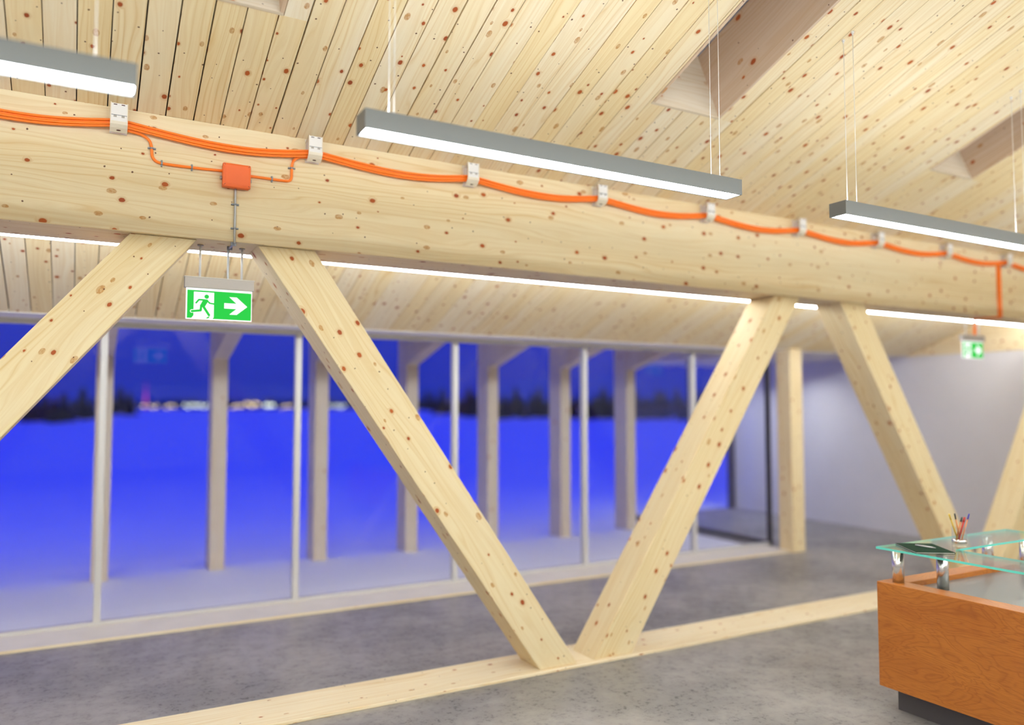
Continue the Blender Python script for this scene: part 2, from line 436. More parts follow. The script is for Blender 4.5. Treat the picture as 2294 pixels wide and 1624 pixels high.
# roof windows
for n, (a, c) in enumerate(SK):
    if c < -1.5: continue
    w = empty(f'window_{n + 2}'); struct(w, ['', 'board-lined roof window shaft cut off at the top left', 'board-lined roof window shaft above the second pendant light', 'blurred board-lined roof window shaft at the far right', 'board-lined roof window shaft beyond the right edge'][n], 'roof window')
    s0, s1 = sl(SY1), sl(SY0); hN = .50; tk = .018
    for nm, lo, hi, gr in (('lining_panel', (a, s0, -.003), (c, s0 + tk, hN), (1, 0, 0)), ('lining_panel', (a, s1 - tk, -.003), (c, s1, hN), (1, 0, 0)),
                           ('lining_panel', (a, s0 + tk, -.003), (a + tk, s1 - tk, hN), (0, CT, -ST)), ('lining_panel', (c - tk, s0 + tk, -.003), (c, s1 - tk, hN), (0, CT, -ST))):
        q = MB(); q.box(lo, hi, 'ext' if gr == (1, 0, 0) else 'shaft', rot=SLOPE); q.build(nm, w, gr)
    q = MB(); q.box((a, s0, hN), (c, s1, hN + .02), 'glass', rot=SLOPE); q.build('pane', w)
    q = MB(); q.box((a - .05, s0 - .05, hN + .021), (c + .05, s1 + .05, hN + .16), 'snow', .02, rot=SLOPE); q.build('sky_blocker', w)  # opaque slab added over the pane to keep blue sky light out

# ------------------------------------------------------------------ window niche: head, sill, mullions, panes
XN = 7.62      # right end of the window wall
w1 = struct(empty('window_1'), 'long glass wall looking out on the blue snow field', 'window')
q = MB(); q.box((XL, YE + .002, 2.43), (XN, YG + .06, 2.86), 'head'); q.build('head_board', w1)
q = MB(); q.box((XL, 6.65, 0), (XN - .1, YG - .03, .02), 'headgrey', .003); q.build('sill_board', w1)
q = MB(); q.box((XL, 6.642, 0), (XN - .1, 6.65, .019), 'sill'); q.build('sill_edge', w1)
q = MB(); q.box((XL, YG - .028, 0), (XN, YG + .03, .045), 'alu', .003); q.build('bottom_rail', w1)
q = MB(); q.box((XL, YG - .028, 2.39), (XN, YG + .03, 2.43), 'alu', .003); q.build('top_rail', w1)
mull = [.155 + 1.558 * i for i in range(-4, 5)]
for x in mull:
    q = MB(); q.box((x - .026, YG - .04, .02), (x + .026, YG + .035, 2.43), 'alu', .003); q.build('mullion', w1)
pe = [XL] + mull + [XN]
for a, c in zip(pe[:-1], pe[1:]):
    q = MB(); q.box((a + .02, YG - .003, .03), (c - .02, YG + .003, 2.42), 'glass'); q.build('pane', w1)
# corner post and alcove
q = MB(); q.box((7.50, 6.60, 0), (7.71, 6.81, 2.45), 'beam', .004)
tag(q.build('corner_post', grain=(0, 0, 1)), 'square timber post where the glass wall ends', 'post')
q = MB(); q.box((XN, YE + .002, 2.43), (XR, 10.2, 2.86), 'headgrey'); struct(q.build('ceiling_alcove'), 'flat ceiling of the recess beside the glass wall', 'ceiling')
w2 = struct(empty('window_9'), 'glazed side of the recess behind the corner post', 'window')
q = MB(); q.box((7.66, YG, 0), (7.70, YG + .06, 2.43), 'dark_frame'); q.build('frame_post', w2)
for yy in (8.55, 9.98):
    q = MB(); q.box((7.655, yy, 0), (7.705, yy + .06, 2.43), 'dark_frame'); q.build('frame_post', w2)
q = MB(); q.box((7.655, YG, 0), (7.705, 10.04, .05), 'dark_frame'); q.build('bottom_rail', w2)
for y0, y1 in ((YG + .05, 8.56), (8.6, 9.99)):
    q = MB(); q.box((7.678, y0, .04), (7.684, y1, 2.43), 'glass'); q.build('pane', w2)
q = MB(); q.box((7.7, 10.0, .0), (XR, 10.006, 2.43), 'glass'); q.build('pane', w2)
q = MB(); q.box((XR - .10, 9.96, 0), (XR, 10.05, 2.43), 'dark_frame'); q.build('frame_post', w2)

for x, y, lb in ((9.25, 8.15, 'recessed downlight in the recess ceiling behind the corner post'), (9.15, 9.45, 'recessed downlight at the outer end of the recess ceiling')):
    dl = empty('downlight', (x, y, 2.43)); tag(dl, lb, 'light', 'downlights in the recess')
    b = MB(); n_ = 20
    b.tube([(0, 0, -.004), (0, 0, -.045)], .062, 'lamp_grey', n_, caps=False); b.tube([(0, 0, -.004), (0, 0, -.045)], .056, 'lamp_grey', n_, caps=False); b.cyl((0, 0, -.004), (0, 0, -.0005), .062, 'lamp_grey', n_); b.build('trim_ring', dl)
    b = MB(); b.cyl((0, 0, -.009), (0, 0, -.0045), .054, 'spot', n_); b.build('lens', dl)

# ------------------------------------------------------------------ truss
b = MB(); b.prism([(YB, ZB), (YB + .36, ZB), (YB + .36, zc(YB + .36) - .001), (YB, zc(YB) - .001)], 0, XL, XR - .013, 'beam', .004)
tag(b.build('truss_beam'), 'long deep spruce beam running across under the ceiling carrying the orange cables', 'beam')
b = MB(); b.box((XL, YB, 0), (XR - .001, YB + .40, .022), 'sill', .006)
tag(b.build('floor_sill'), 'flat pale spruce sill lying on the floor under the slanted braces', 'sill')
YD0, YD1 = YB + .03, YB + .29
BR = 'slanted braces of the timber truss'
def brace(xt0, xt1, xb0, xb1, label):
    b = MB(); z0, z1 = .023, ZB - .001
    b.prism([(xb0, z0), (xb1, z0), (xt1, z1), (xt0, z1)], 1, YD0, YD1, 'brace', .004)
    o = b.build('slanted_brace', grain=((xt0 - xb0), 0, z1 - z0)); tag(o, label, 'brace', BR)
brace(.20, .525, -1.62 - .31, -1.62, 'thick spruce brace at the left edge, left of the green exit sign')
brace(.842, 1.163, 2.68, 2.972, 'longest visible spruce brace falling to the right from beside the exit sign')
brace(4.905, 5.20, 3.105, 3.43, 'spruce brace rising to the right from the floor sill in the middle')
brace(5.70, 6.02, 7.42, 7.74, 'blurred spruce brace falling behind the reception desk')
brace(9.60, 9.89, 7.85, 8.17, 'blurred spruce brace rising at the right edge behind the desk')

# strip light hung in the bay behind the beam
YS0 = YB + .60
sl_ = empty('strip_light', (1.9, YS0, 2.684)); tag(sl_, 'long white strip light running behind the lower edge of the beam', 'light')
b = MB(); b.box((-7.7, -.06, .075), (7.9, .06, .095), 'lamp_grey', .002); b.build('housing', sl_)  # unseen cap, made wide to keep direct light off the ceiling
b = MB(); b.box((-7.7, -.014, 0), (7.9, .014, .075), 'strip', .003); b.build('diffuser', sl_)
for i in range(9):
    cx = -7.4 + i * 1.89
    b = MB(); b.cyl((cx, 0, .095), (cx, 0, zc(YS0) - 2.688), .002, 'wire', 6); b.build('suspension_wire', sl_)

# ------------------------------------------------------------------ pendant lights
def pendant(x0, label, cables=True):
    L, y0, y1, zt, zb = 1.97, 2.825, 2.935, 2.893, 2.815
    r = empty('pendant_light', (x0, (y0 + y1) / 2, zt)); tag(r, label, 'light', 'linear pendant lights in a row')
    hw = (y1 - y0) / 2; hh = zt - zb; tk = .007
    b = MB()
    b.box((0, -hw, -hh), (L, -hw + tk, 0), 'lamp_grey'); b.box((0, hw - tk, -hh), (L, hw, 0), 'lamp_grey')
    b.box((tk, -hw + tk, -.012), (L - tk, hw - tk, -.004), 'lamp_grey')
    b.build('housing', r)
    for a in (0, L - tk):
        b = MB(); b.box((a, -hw + tk, -hh), (a + tk, hw - tk, 0), 'lamp_grey'); b.build('end_cap', r)
    b = MB(); b.box((tk, -hw + tk, -hh + .010), (L - tk, hw - tk, -hh + .016), 'lens'); b.build('diffuser', r)
    b = MB(); b.box((.03, -hw + .02, -.003), (L - .03, hw - .02, 0), 'lens_up'); b.build('upper_diffuser', r)
    for cx in (.125, L - .125):
        for cy in (-.031, .031):
            wy = (y0 + y1) / 2 + cy; top = zc(wy) - zt
            b = MB(); b.cyl((cx, cy, 0), (cx, cy, top), .0016, 'wire', 6); c = b.build('suspension_wire', r)
            b = MB(); b.cyl((cx, cy, top - .012), (cx, cy, top), .008, 'wire', 12); b.cyl((cx, cy, top - .022), (cx, cy, top - .012), .004, 'wire', 10); b.build('wire_mount', c)
            b = MB(); b.cyl((cx, cy, 0), (cx, cy, .012), .005, 'wire', 10); b.build('wire_mount', c)
for i, lb in enumerate(('grey linear pendant light cut off by the left edge above the orange cables', 'whole grey linear pendant light hanging in the middle of the frame', 'grey linear pendant light cut off by the right edge', 'grey linear pendant light just beyond the right edge')):
    pendant(-1.835 + 2.757 * i - (0 if i else .0), lb)
# opal fill lights added above and behind the viewpoint to brighten beam and ceiling
for yr, zr, lb in ((0.0, 3.28, 'added opal fill light above the viewpoint, outside the frame'), (-3.0, 3.55, 'added opal fill light behind the viewpoint, outside the frame')):
    r = empty('added_fill_light', (XL + .6, yr, zr)); tag(r, lb, 'light', 'added opal fill lights out of view')
    L = XR - XL - 1.2
    b = MB(); b.box((0, -.03, .005), (L, .03, .02), 'lamp_grey'); b.build('rail', r)
    b = MB(); b.tube([(0, 0, -.055), (L, 0, -.055)], .06, 'run', 12); b.build('opal_tube', r)
    for cx in (.5, L / 3, 2 * L / 3, L - .5):
        b = MB(); b.cyl((cx, 0, .02), (cx, 0, (zc(yr) if yr > YR else zc(2 * YR - yr)) - zr), .002, 'wire', 6); b.build('suspension_wire', r)

# ------------------------------------------------------------------ cable clamps along the beam
CLX = [.13 + i for i in range(-1, 10)]
def clamp():
    r = empty('cable_clamp', (0, YB, 3.22))
    W, D = .040, .082
    b = MB(); b.box((-W, -.004, -.07), (W, 0, .065), 'white_plastic'); b.build('back_plate', r)
    # front plate with raised rims
    b = MB(); b.box((-W + .004, -D, -.03), (W - .004, -D + .003, .064), 'white_plastic')
    b.build('front_plate', r)
    for x in (-W, W - .004):
        b = MB(); b.prism([(-D - .002, .066), (-D + .004, .070), (-.004, .045), (-.004, .038), (-D + .005, .062), (-D + .005, -.034), (-D - .002, -.034)], 0, x, x + .004, 'cream_plastic'); b.build('side_rim', r)
        b = MB(); b.box((x, -.010, -.062), (x + .004, -.004, .045), 'cream_plastic'); b.build('side_rim', r)
        b = MB(); b.box((x + .001, -.05, -.020), (x + .003, -.044, .048), 'white_plastic'); b.build('side_rib', r)
    b = MB(); b.box((-W + .003, -D + .004, .050), (W - .003, -.006, .053), 'white_plastic'); b.build('upper_shelf', r)
    b = MB(); b.box((-W + .004, -D - .0025, .002), (W - .004, -D, .004), 'grey_clip'); b.build('seam', r)
    for x in (-.018, .018):
        b = MB(); b.box((x - .007, -D - .003, -.008), (x + .007, -D - .0005, .001), 'sign_body'); b.build('latch', r)
        b = MB(); b.box((x - .008, -D - .002, .055), (x + .008, -D - .0002, .059), 'slot'); b.build('slot', r)
    # curved lower lip leading back to the beam
    pr = [(-D, -.028), (-D + .004, -.040), (-D + .018, -.054), (-D + .042, -.070), (-D + .042, -.073), (-D + .016, -.057), (-D + .001, -.042), (-D - .003, -.028)]
    b = MB(); b.prism(pr, 0, -W, W, 'cream_plastic'); lip = b.build('lower_lip', r)
    b = MB()
    ang = math.atan2(-.016, .024)
    c0 = Vector((0, -D + .029, -.0645))
    for k_ in range(1):
        nrm = Vector((0, math.sin(ang), -math.cos(ang))); tg = Vector((0, math.cos(ang), math.sin(ang)))
        pts = [c0 + nrm * .0016 + Vector((math.cos(u) * .011, 0, 0)) + tg * math.sin(u) * .004 for u in [i * math.pi / 8 for i in range(16)]]
        b.poly(pts, 'slot')
    b.build('slot', lip)
    return r
cl0 = clamp()
ords = {0: 'leftmost visible white clamp on the beam, just left of the branching orange cable', 1: 'white clamp right of the orange junction box, second from the left', 2: 'third white clamp from the left, under the left half of the middle pendant light', 3: 'fourth white clamp from the left, under the right half of the middle pendant light', 4: 'fifth white clamp from the left, below the right end of the middle pendant', 5: 'sixth white clamp from the left, left of the right-hand pendant light', 6: 'seventh white clamp from the left, under the start of the right-hand pendant', 7: 'eighth white clamp from the left, blurred', 8: 'blurred last visible white clamp above the far exit sign', -1: 'white clamp on the beam outside the left edge', 9: 'white clamp on the beam outside the right edge'}
first = True
for i, x in zip(range(-1, 10), CLX):
    if i == 9: continue
    o = cl0 if first else copy_tree(cl0); first = False
    o.location = (x, YB, 3.22); tag(o, ords[i], 'clamp', 'white cable clamps on the beam')

# ------------------------------------------------------------------ orange cables
def bundle_z(x):
    f = (x - .13) % 1.0
    return 3.196 - .040 * math.sin(math.pi * f) ** 1.1 + .004 * math.sin(2 * math.pi * f)
CB = ['topmost orange cable of the bundle running along the beam', 'second orange cable from the top of the bundle along the beam', 'third orange cable from the top of the bundle along the beam', 'lowest orange cable of the bundle along the beam']
for j in range(4):
    pts = []
    x = -3.0
    while x <= 9.85:
        f = (x - .13) % 1.0; tight = abs(f - .5) * 2
        sp = .0108 * (1 - .12 * tight)
        pts.append((x, YB - .030 + (.004 if j % 2 else -.004) - .018 * tight ** 3 + .002 * math.sin(3 * x + j), bundle_z(x) + (1.5 - j) * sp + .0006 * math.sin(5 * x + 2 * j)))
        x += .05
    b = MB(); b.tube(pts, .0064, 'orange', 10)
    tag(b.build('orange_cable'), CB[j], 'cable', 'orange cables along the beam')
def smooth(pts, n=6):
    P = [Vector(p) for p in pts]; out = []
    for i in range(len(P) - 1):
        p0, p1, p2, p3 = P[max(i - 1, 0)], P[i], P[i + 1], P[min(i + 2, len(P) - 1)]
        for k in range(n):
            u = k / n
            out.append(.5 * ((2 * p1) + (p2 - p0) * u + (2 * p0 - 5 * p1 + 4 * p2 - p3) * u * u + (3 * p1 - p0 - 3 * p2 + p3) * u ** 3))
    out.append(P[-1]); return out
YC = YB - .0095
def clip(parent, x, z, along_x):
    b = MB()
    if along_x:
        b.box((x - .004, YC - .009, z - .008), (x + .004, YB, z + .008), 'grey_clip', .0015)
        for s_ in (-1, 1): b.box((x - .004, YC - .003, z + s_ * .012 - .005), (x + .004, YB, z + s_ * .012 + .005), 'grey_clip', .001)
    else:
        b.box((x - .008, YC - .009, z - .004), (x + .008, YB, z + .004), 'grey_clip', .0015)
        for s_ in (-1, 1): b.box((x + s_ * .014 - .006, YC - .003, z - .004), (x + s_ * .014 + .006, YB, z + .004), 'grey_clip', .001)
    b.build('cable_clip', parent)
b = MB()
b.tube(smooth([(.13, YB - .03, 3.168), (.20, YB - .025, 3.166), (.245, YB - .012, 3.160), (.275, YC, 3.140), (.286, YC, 3.112), (.289, YC, 3.085), (.293, YC, 3.055), (.310, YC, 3.035), (.338, YC, 3.027), (.40, YC, 3.026), (.486, YC, 3.027), (.56, YC, 3.029), (.65, YC, 3.033)]), .0074, 'orange', 10)
o = tag(b.build('branch_cable'), 'thin orange cable dropping from the first clamp to the left side of the junction box', 'cable')
clip(o, .289, 3.100, False); clip(o, .338, 3.027, True); clip(o, .486, 3.027, True)
b = MB()
b.tube(smooth([(.77, YC, 3.024), (.85, YC, 3.024), (.905, YC, 3.024), (.97, YC, 3.024), (1.000, YC, 3.028), (1.012, YC, 3.045), (1.014, YC, 3.08), (1.016, YC, 3.12), (1.026, YC - .006, 3.150), (1.06, YB - .022, 3.170), (1.13, YB - .03, 3.174)]), .0074, 'orange', 10)
o = tag(b.build('branch_cable'), 'thin orange cable rising from the right side of the junction box to the second clamp', 'cable')
clip(o, .905, 3.024, True); clip(o, 1.014, 3.103, False)
# junction box
jb = empty('junction_box', (.710, YB, 3.004)); tag(jb, 'orange rectangular junction box mounted on the beam', 'box')
b = MB(); b.box((-.070, -.030, -.062), (.070, 0, .062), 'orange_box', .006); b.build('back_shell', jb)
b = MB(); b.box((-.074, -.056, -.066), (.074, -.031, .066), 'orange_box', .011); lid = b.build('lid', jb)
b = MB(); b.box((-.058, -.0578, -.050), (.058, -.0555, .050), 'orange_box', .001); b.build('raised_panel', lid)
for sx in (-1, 1):
    for sz in (-1, 1):
        b = MB(); b.cyl((sx * .0635, -.0585, sz * .0555), (sx * .0635, -.050, sz * .0555), .0075, 'orange_box', 12); s_ = b.build('screw_dome', lid)
        b = MB(); b.box((-.0055, -.0005, -.0009), (.0055, .0, .0009), 'slot', rot=Matrix.Translation((sx * .0635, -.0586, sz * .0555)) @ Matrix.Rotation(-sx * sz * .8, 4, 'Y')); b.build('screw_slot', lid)
    b = MB(); b.cyl((sx * .070, -.018, -.012), (sx * .082, -.018, -.012), .010, 'conduit', 14); b.build('cable_gland', jb)
# grey conduit down to the sign
b = MB()
b.tube(smooth([(.711, YC, 2.945), (.711, YC, 2.85), (.711, YC, 2.70), (.711, YC - .001, 2.655), (.711, YC - .002, 2.643), (.710, YB + .03, 2.640), (.709, YB + .10, 2.640), (.708, YB + .155, 2.640), (.708, YB + .168, 2.634), (.708, YB + .17, 2.60), (.708, YB + .17, 2.53), (.708, YB + .17, 2.462)], 4), .0062, 'conduit', 10)
o = tag(b.build('conduit'), 'thin grey conduit from the junction box down to the exit sign', 'conduit')
for z in (2.855, 2.722): clip(o, .711, z, False)
for y in (YB + .015, YB + .14):
    b = MB(); b.box((.710 - .014, y - .004, 2.630), (.710 + .014, y + .004, 2.6495), 'grey_clip', .001); b.build('cable_clip', o)

# ------------------------------------------------------------------ exit signs
def sign(xc, label, conduit_mark=True):
    r = empty('exit_sign', (xc, YB + .17, 2.65)); tag(r, label, 'sign', 'hanging exit signs')
    zt, zb_ = -.187, -.245      # housing
    b = MB(); b.box((-.184, -.022, zb_), (.184, .022, zt), 'sign_body', .002); hs = b.build('housing', r)
    b = MB(); b.box((-.187, -.024, zt), (.187, .024, zt + .004), 'paper', .001); b.build('top_cap', hs)
    for x in (-.105, .118):
        b = MB(); b.cyl((x, 0, zt), (x, 0, -.004), .0062, 'wire', 12); rd = b.build('hanging_rod', r)
        b = MB(); b.cyl((x, 0, -.006), (x, 0, -.0005), .016, 'sign_body', 20); b.build('rod_flange', rd)
    x0, x1, z1, z0 = -.174, .176, zb_, -.418
    b = MB(); b.box((x0, -.005, z0), (x1, .005, z1), 'sign_white', .001); pn = b.build('lit_panel', r)
    gx0, gx1, gz1, gz0 = x0 + .006, x1 - .004, z1 - .012, z0 + .005
    def mp(u, v, d): return (gx0 + (gx1 - gx0) * u, d, gz1 + (gz0 - gz1) * v)
    asp = (gx1 - gx0) / (gz1 - gz0)
    def pl(bb, pts, d, mat):
        bb.poly([mp(u, v, d) for u, v in pts], mat)
    def stroke(bb, pts, w, d, mat, wz=None):
        for (a, c) in zip(pts[:-1], pts[1:]):
            A = Vector((a[0] * asp, a[1])); B = Vector((c[0] * asp, c[1])); n = (B - A).normalized(); n = Vector((-n.y, n.x)) * w / 2
            pl(bb, [((A + n).x / asp, (A + n).y), ((B + n).x / asp, (B + n).y), ((B - n).x / asp, (B - n).y), ((A - n).x / asp, (A - n).y)], d, mat)
        for p in pts:
            pl(bb, [(p[0] + math.cos(t_) * w / 2 / asp, p[1] + math.sin(t_) * w / 2) for t_ in [i * math.pi / 8 for i in range(16)]], d, mat)
    for sgn in (-1, 1):
        d = lambda k_: sgn * (.0054 + .0004 * k_)
        b = MB()
        pl(b, [(0, 0), (1, 0), (1, .055), (0, .055)], d(0), 'sign_green')
        pl(b, [(0, .055), (.099, .055), (.100, .90), (.068, 1), (0, 1)], d(0), 'sign_green')
        pl(b, [(.410, .055), (1, .055), (1, 1), (.39, 1), (.41, .95)], d(0), 'sign_green')
        b.build('green_field', pn)
        b = MB(); pl(b, [(.571, .404), (.765, .404), (.649, .176), (.767, .176), (.937, .5), (.769, .81), (.653, .81), (.765, .598), (.571, .598)], d(1), 'sign_white'); b.build('arrow', pn)
        b = MB(); stroke(b, [(.205, .711), (.072, .755)], .115, d(1), 'sign_white'); b.build('figure_outline', pn)
        b = MB()
        pl(b, [(.296 + math.cos(t_) * .036, .213 + math.sin(t_) * .036 * asp * -1) for t_ in [i * math.pi / 12 for i in range(24)]], d(2), 'sign_green')
        stroke(b, [(.262, .335), (.177, .334), (.136, .452)], .062, d(2), 'sign_green')
        stroke(b, [(.300, .345), (.344, .441), (.42, .464)], .056, d(2.1), 'sign_green')
        pl(b, [(.20, .306), (.312, .310), (.325, .36), (.27, .58), (.19, .56), (.235, .36)], d(2.2), 'sign_green')
        stroke(b, [(.214, .56), (.207, .715), (.075, .758)], .080, d(2.3), 'sign_green')
        stroke(b, [(.245, .56), (.336, .868)], .088, d(2.4), 'sign_green')
        pl(b, [(.284, .994), (.321, .924), (.354, .919), (.327, .988)], d(2.2), 'sign_green')
        b.build('running_figure', pn)
    return r
sign(.665, 'lit green exit sign with running figure and arrow, hanging sharp under the beam')
sign(7.86, 'blurred lit green exit sign under the far right end of the beam')
# orange drop to the far sign
b = MB()
for dx in (-.022, 0, .022): b.tube([(8.05 + dx, YB - .008, 3.17), (8.05 + dx, YB - .008, 2.66), (8.05 + dx, YB - .006, 2.643), (8.02 + dx * .4, YB + .10, 2.642), (7.92 + dx * .4, YB + .168, 2.635), (7.905 + dx * .4, YB + .17, 2.466)], .010, 'orange', 8)
o = tag(b.build('cable_drop'), 'blurred orange cable drop on the far end of the beam above the far exit sign', 'cable')

# ------------------------------------------------------------------ reception desk
DX0, DX1, DY0, DY1, DZ = 4.085, 5.42, 1.0, 2.991, .735
dk = empty('reception_desk', (DX0, DY1, 0)); tag(dk, 'orange cherry-wood reception desk with glass shelf on chrome posts', 'desk')
def dbox(nm, a, c, mat, bev=0, parent=None, grain=(1, 0, 0)):
    b = MB(); b.box((a[0] - DX0, a[1] - DY1, a[2]), (c[0] - DX0, c[1] - DY1, c[2]), mat, bev); return b.build(nm, parent or dk, grain)
RW = .125
dbox('side_panel', (DX0, DY0, .141), (DX0 + RW, DY1, DZ), 'cherry', .004, None, (0, 1, 0))
dbox('front_panel', (DX0 + RW, DY1 - .118, .141), (DX1 - RW, DY1, DZ), 'cherry', .004)
dbox('side_panel', (DX1 - RW, DY0, .141), (DX1, DY1, DZ), 'cherry', .004, None, (0, 1, 0))
dbox('plinth', (DX0 + .10, DY0 + .1, 0), (DX1 - .10, DY1 - .047, .141), 'plinth', .002)
dbox('worktop', (DX0 + RW, DY0 + .02, .66), (DX1 - RW, DY1 - .118, .705), 'worktop', .002)
dbox('worktop_panel', (DX0 + RW + .02, DY0 + .1, .705), (DX1 - RW, 2.30, .712), 'worktop', .002)
# L-shaped glass shelf
ZG0, ZG1 = .921, .933
b = MB(); IX, IY = 4.395, 2.705
fs = b.prism([(0, 0), (DX1 - DX0, 0), (DX1 - DX0, IY - DY1), (IX - DX0, IY - DY1), (IX - DX0, DY0 - DY1), (0, DY0 - DY1)], 2, ZG0, ZG1, 'desk_glass')
ki = b.mi('glass_edge')
b.bm.normal_update()
for f in fs:
    if abs(f.normal.z) < .5: f.material_index = ki
gsh = b.build('glass_shelf', dk); gsh['label'] = 'L-shaped clear glass shelf with turquoise edges'
def dpost(x, y, z0):
    b = MB(); x -= DX0; y -= DY1
    b.cyl((x, y, z0), (x, y, ZG0 - .004), .0315, 'chrome', 28); po = b.build('chrome_post', dk)
    b = MB(); b.cyl((x, y, ZG0 - .004), (x, y, ZG0 - .0003), .027, 'silver_pad', 24); b.build('post_pad', po)
MT['silver_pad'] = MT['pen_silver']
dpost(4.160, 2.905, DZ); dpost(4.345, 2.755, .705); dpost(5.10, 2.93, DZ); dpost(5.20, 2.755, .705)
# notebook
nb = empty('notebook', (4.135, 2.775, ZG1))
qd = [(4.224, 2.929), (4.399, 2.817), (4.237, 2.577), (4.055, 2.678)]
sc_ = [(4.243 + (x - 4.229) * 1.0, 2.795 + (y - 2.750) * 1.0) for x, y in qd]
nb.location = (4.243, 2.795, ZG1); tag(nb, 'dark green notebook lying on the glass shelf', 'notebook')
rot = math.atan2(2.577 - 2.817, 4.237 - 4.399)
b = MB(); Rz = Matrix.Rotation(rot, 4, 'Z')
b.box((-.145, -.104, .0005), (.145, .104, .0025), 'green_book', rot=Rz); b.box((-.145, -.104, .0075), (.145, .104, .0095), 'green_book', rot=Rz); b.box((-.145, .102, .0025), (.145, .104, .0075), 'green_book', rot=Rz); b.build('cover', nb)
b = MB(); b.box((-.142, -.101, .0026), (.142, .1018, .0074), 'paper', rot=Rz); b.build('page_block', nb)
NZ = ZG1 + .0095
pn_ = empty('ballpoint_pen', (4.262, 2.805, NZ), math.atan2(-.121, .006)); tag(pn_, 'silver pen lying across the green notebook', 'pen')
b = MB(); b.cyl((-.055, 0, .0045), (.045, 0, .0045), .0045, 'pen_silver', 12); b.build('barrel', pn_)
b = MB(); b.cyl((.045, 0, .0045), (.065, 0, .0045), .0045, 'pen_silver', 12, r1=.001); b.build('tip', pn_)
b = MB(); b.box((-.055, -.001, .009), (-.02, .001, .0102), 'pen_black'); b.build('clip', pn_)
# pen cup
CX, CY = 4.63, 2.825
cup = empty('pen_cup', (CX, CY, ZG1)); tag(cup, 'clear glass pen cup with a metal foot on the glass shelf', 'cup')
b = MB(); b.cyl((0, 0, .0003), (0, 0, .022), .040, 'chrome', 28); b.build('metal_foot', cup)
b = MB()
def ring(bb, r, z0, z1, mat, n=28):
    bb.tube([(0, 0, z0), (0, 0, z1)], r, mat, n, caps=False)
ring(b, .040, .022, .095, 'cup_glass'); ring(b, .0375, .0225, .095, 'cup_glass'); b.build('glass_wall', cup)
def pen(name, x0, x1, y0, y1, z1, body, tipm, label, r=.0036):
    base = Vector((CX + x0, CY + y0, ZG1 + .0235)); top = Vector((CX + x1, CY + y1, ZG1 + z1))
    e_ = empty(name, base); tag(e_, label, 'pen', 'pens standing in the cup')
    d = top - base
    b = MB(); b.cyl((0, 0, 0), d * .78, r, body, 10); b.build('barrel', e_)
    b = MB(); b.cyl(d * .78, d, r * 1.15, tipm, 10); b.build('cap', e_)
pen('colour_pencil', -.018, -.082, .0, .008, .175, 'pen_yellow', 'pen_yellow', 'yellow pencil leaning left in the glass cup', .0042)
pen('colour_pencil', .018, -.046, .008, -.004, .176, 'pen_wood', 'pen_black', 'wooden pencil with a black end leaning left in the glass cup')
pen('felt_pen', -.022, .040, -.010, -.012, .150, 'pen_red', 'pen_red', 'thick red pen leaning right in the glass cup', .006)
pen('felt_pen', -.010, .056, .012, .014, .146, 'pen_wood', 'pen_dgreen', 'wooden pen with a dark green end in the glass cup', .0045)
pen('colour_pencil', -.002, .106, -.016, .0, .163, 'pen_wood', 'pen_blue', 'wooden pencil with a blue end leaning far right in the glass cup')

# ------------------------------------------------------------------ outdoors: eave, frames, snow
b = MB(); b.box((XL, YG + .06, 2.72), (XN, 9.45, 2.86), 'ext')
struct(b.build('eave_roof'), 'board soffit of the roof overhang outside the glass wall', 'roof')
first = None
nth = ['first', 'second', 'third', 'fourth', 'fifth', 'sixth', 'seventh']
for i in range(-1, 7):
    x1 = .285 + 1.104 * i
    if first is None:
        b = MB(); b.prism([(8.85, -.1), (9.15, -.1), (9.15, 2.72), (7.30, 2.72), (7.30, 2.665), (8.85, 2.255)], 0, -.155, 0, 'ext', .004)
        o = b.build('eave_frame', grain=(0, 0, 1)); first = o
    else:
        o = first.copy(); COL.objects.link(o)
    o.location = (x1, 0, 0)
    tag(o, (f'haunched timber post standing in the snow, {nth[i]} from the left' if i >= 0 else 'haunched timber post standing in the snow outside the left edge'), 'post', 'timber eave posts outside the glass')
# snow
def grid_axis(lo, hi, fine_lo, fine_hi, step, g):
    v = [fine_lo]
    while v[-1] < fine_hi: v.append(v[-1] + step)
    s_ = step
    while v[-1] < hi: s_ *= g; v.append(v[-1] + s_)
    s_ = step
    while v[0] > lo: s_ *= g; v.insert(0, v[0] - s_)
    return v
gx = grid_axis(-1500, 2500, -3, 12, .12, 1.25); gy = grid_axis(7.16, 3000, 7.16, 12, .12, 1.2)
vs, fc = [], []
rnd = random.Random(3)
ph = [(rnd.uniform(0, 6), rnd.uniform(.5, 2.2), rnd.uniform(0, 6.28)) for _ in range(14)]
for y in gy:
    for x in gx:
        z = -.012
        if y < 14 and -5 < x < 14:
            for a, fq, dr in ph: z += .0028 * math.sin(fq * (x * math.cos(dr) + y * math.sin(dr)) + a)
            for i in range(-3, 7):
                cxp = .21 + 1.104 * i
                z += .030 * math.exp(-((x - cxp) ** 2 / .10 + (y - 8.92) ** 2 / .06))
            if x > 7.5 and y < 10.3: z = -.12
        if y > 40: z -= min(.06, (y - 40) * .002)
        vs.append((x, y, z))
nx = len(gx)
for j in range(len(gy) - 1):
    for i in range(nx - 1): fc.append((j * nx + i, j * nx + i + 1, (j + 1) * nx + i + 1, (j + 1) * nx + i))
me = bpy.data.meshes.new('snow_field'); me.from_pydata(vs, [], fc); me.update(); me.materials.append(MT['snow'])
for p_ in me.polygons: p_.use_smooth = True
o = bpy.data.objects.new('snow_field', me); COL.objects.link(o); o['kind'] = 'structure'; o['label'] = 'wide blue snow field outside the glass wall'; o['category'] = 'snow'

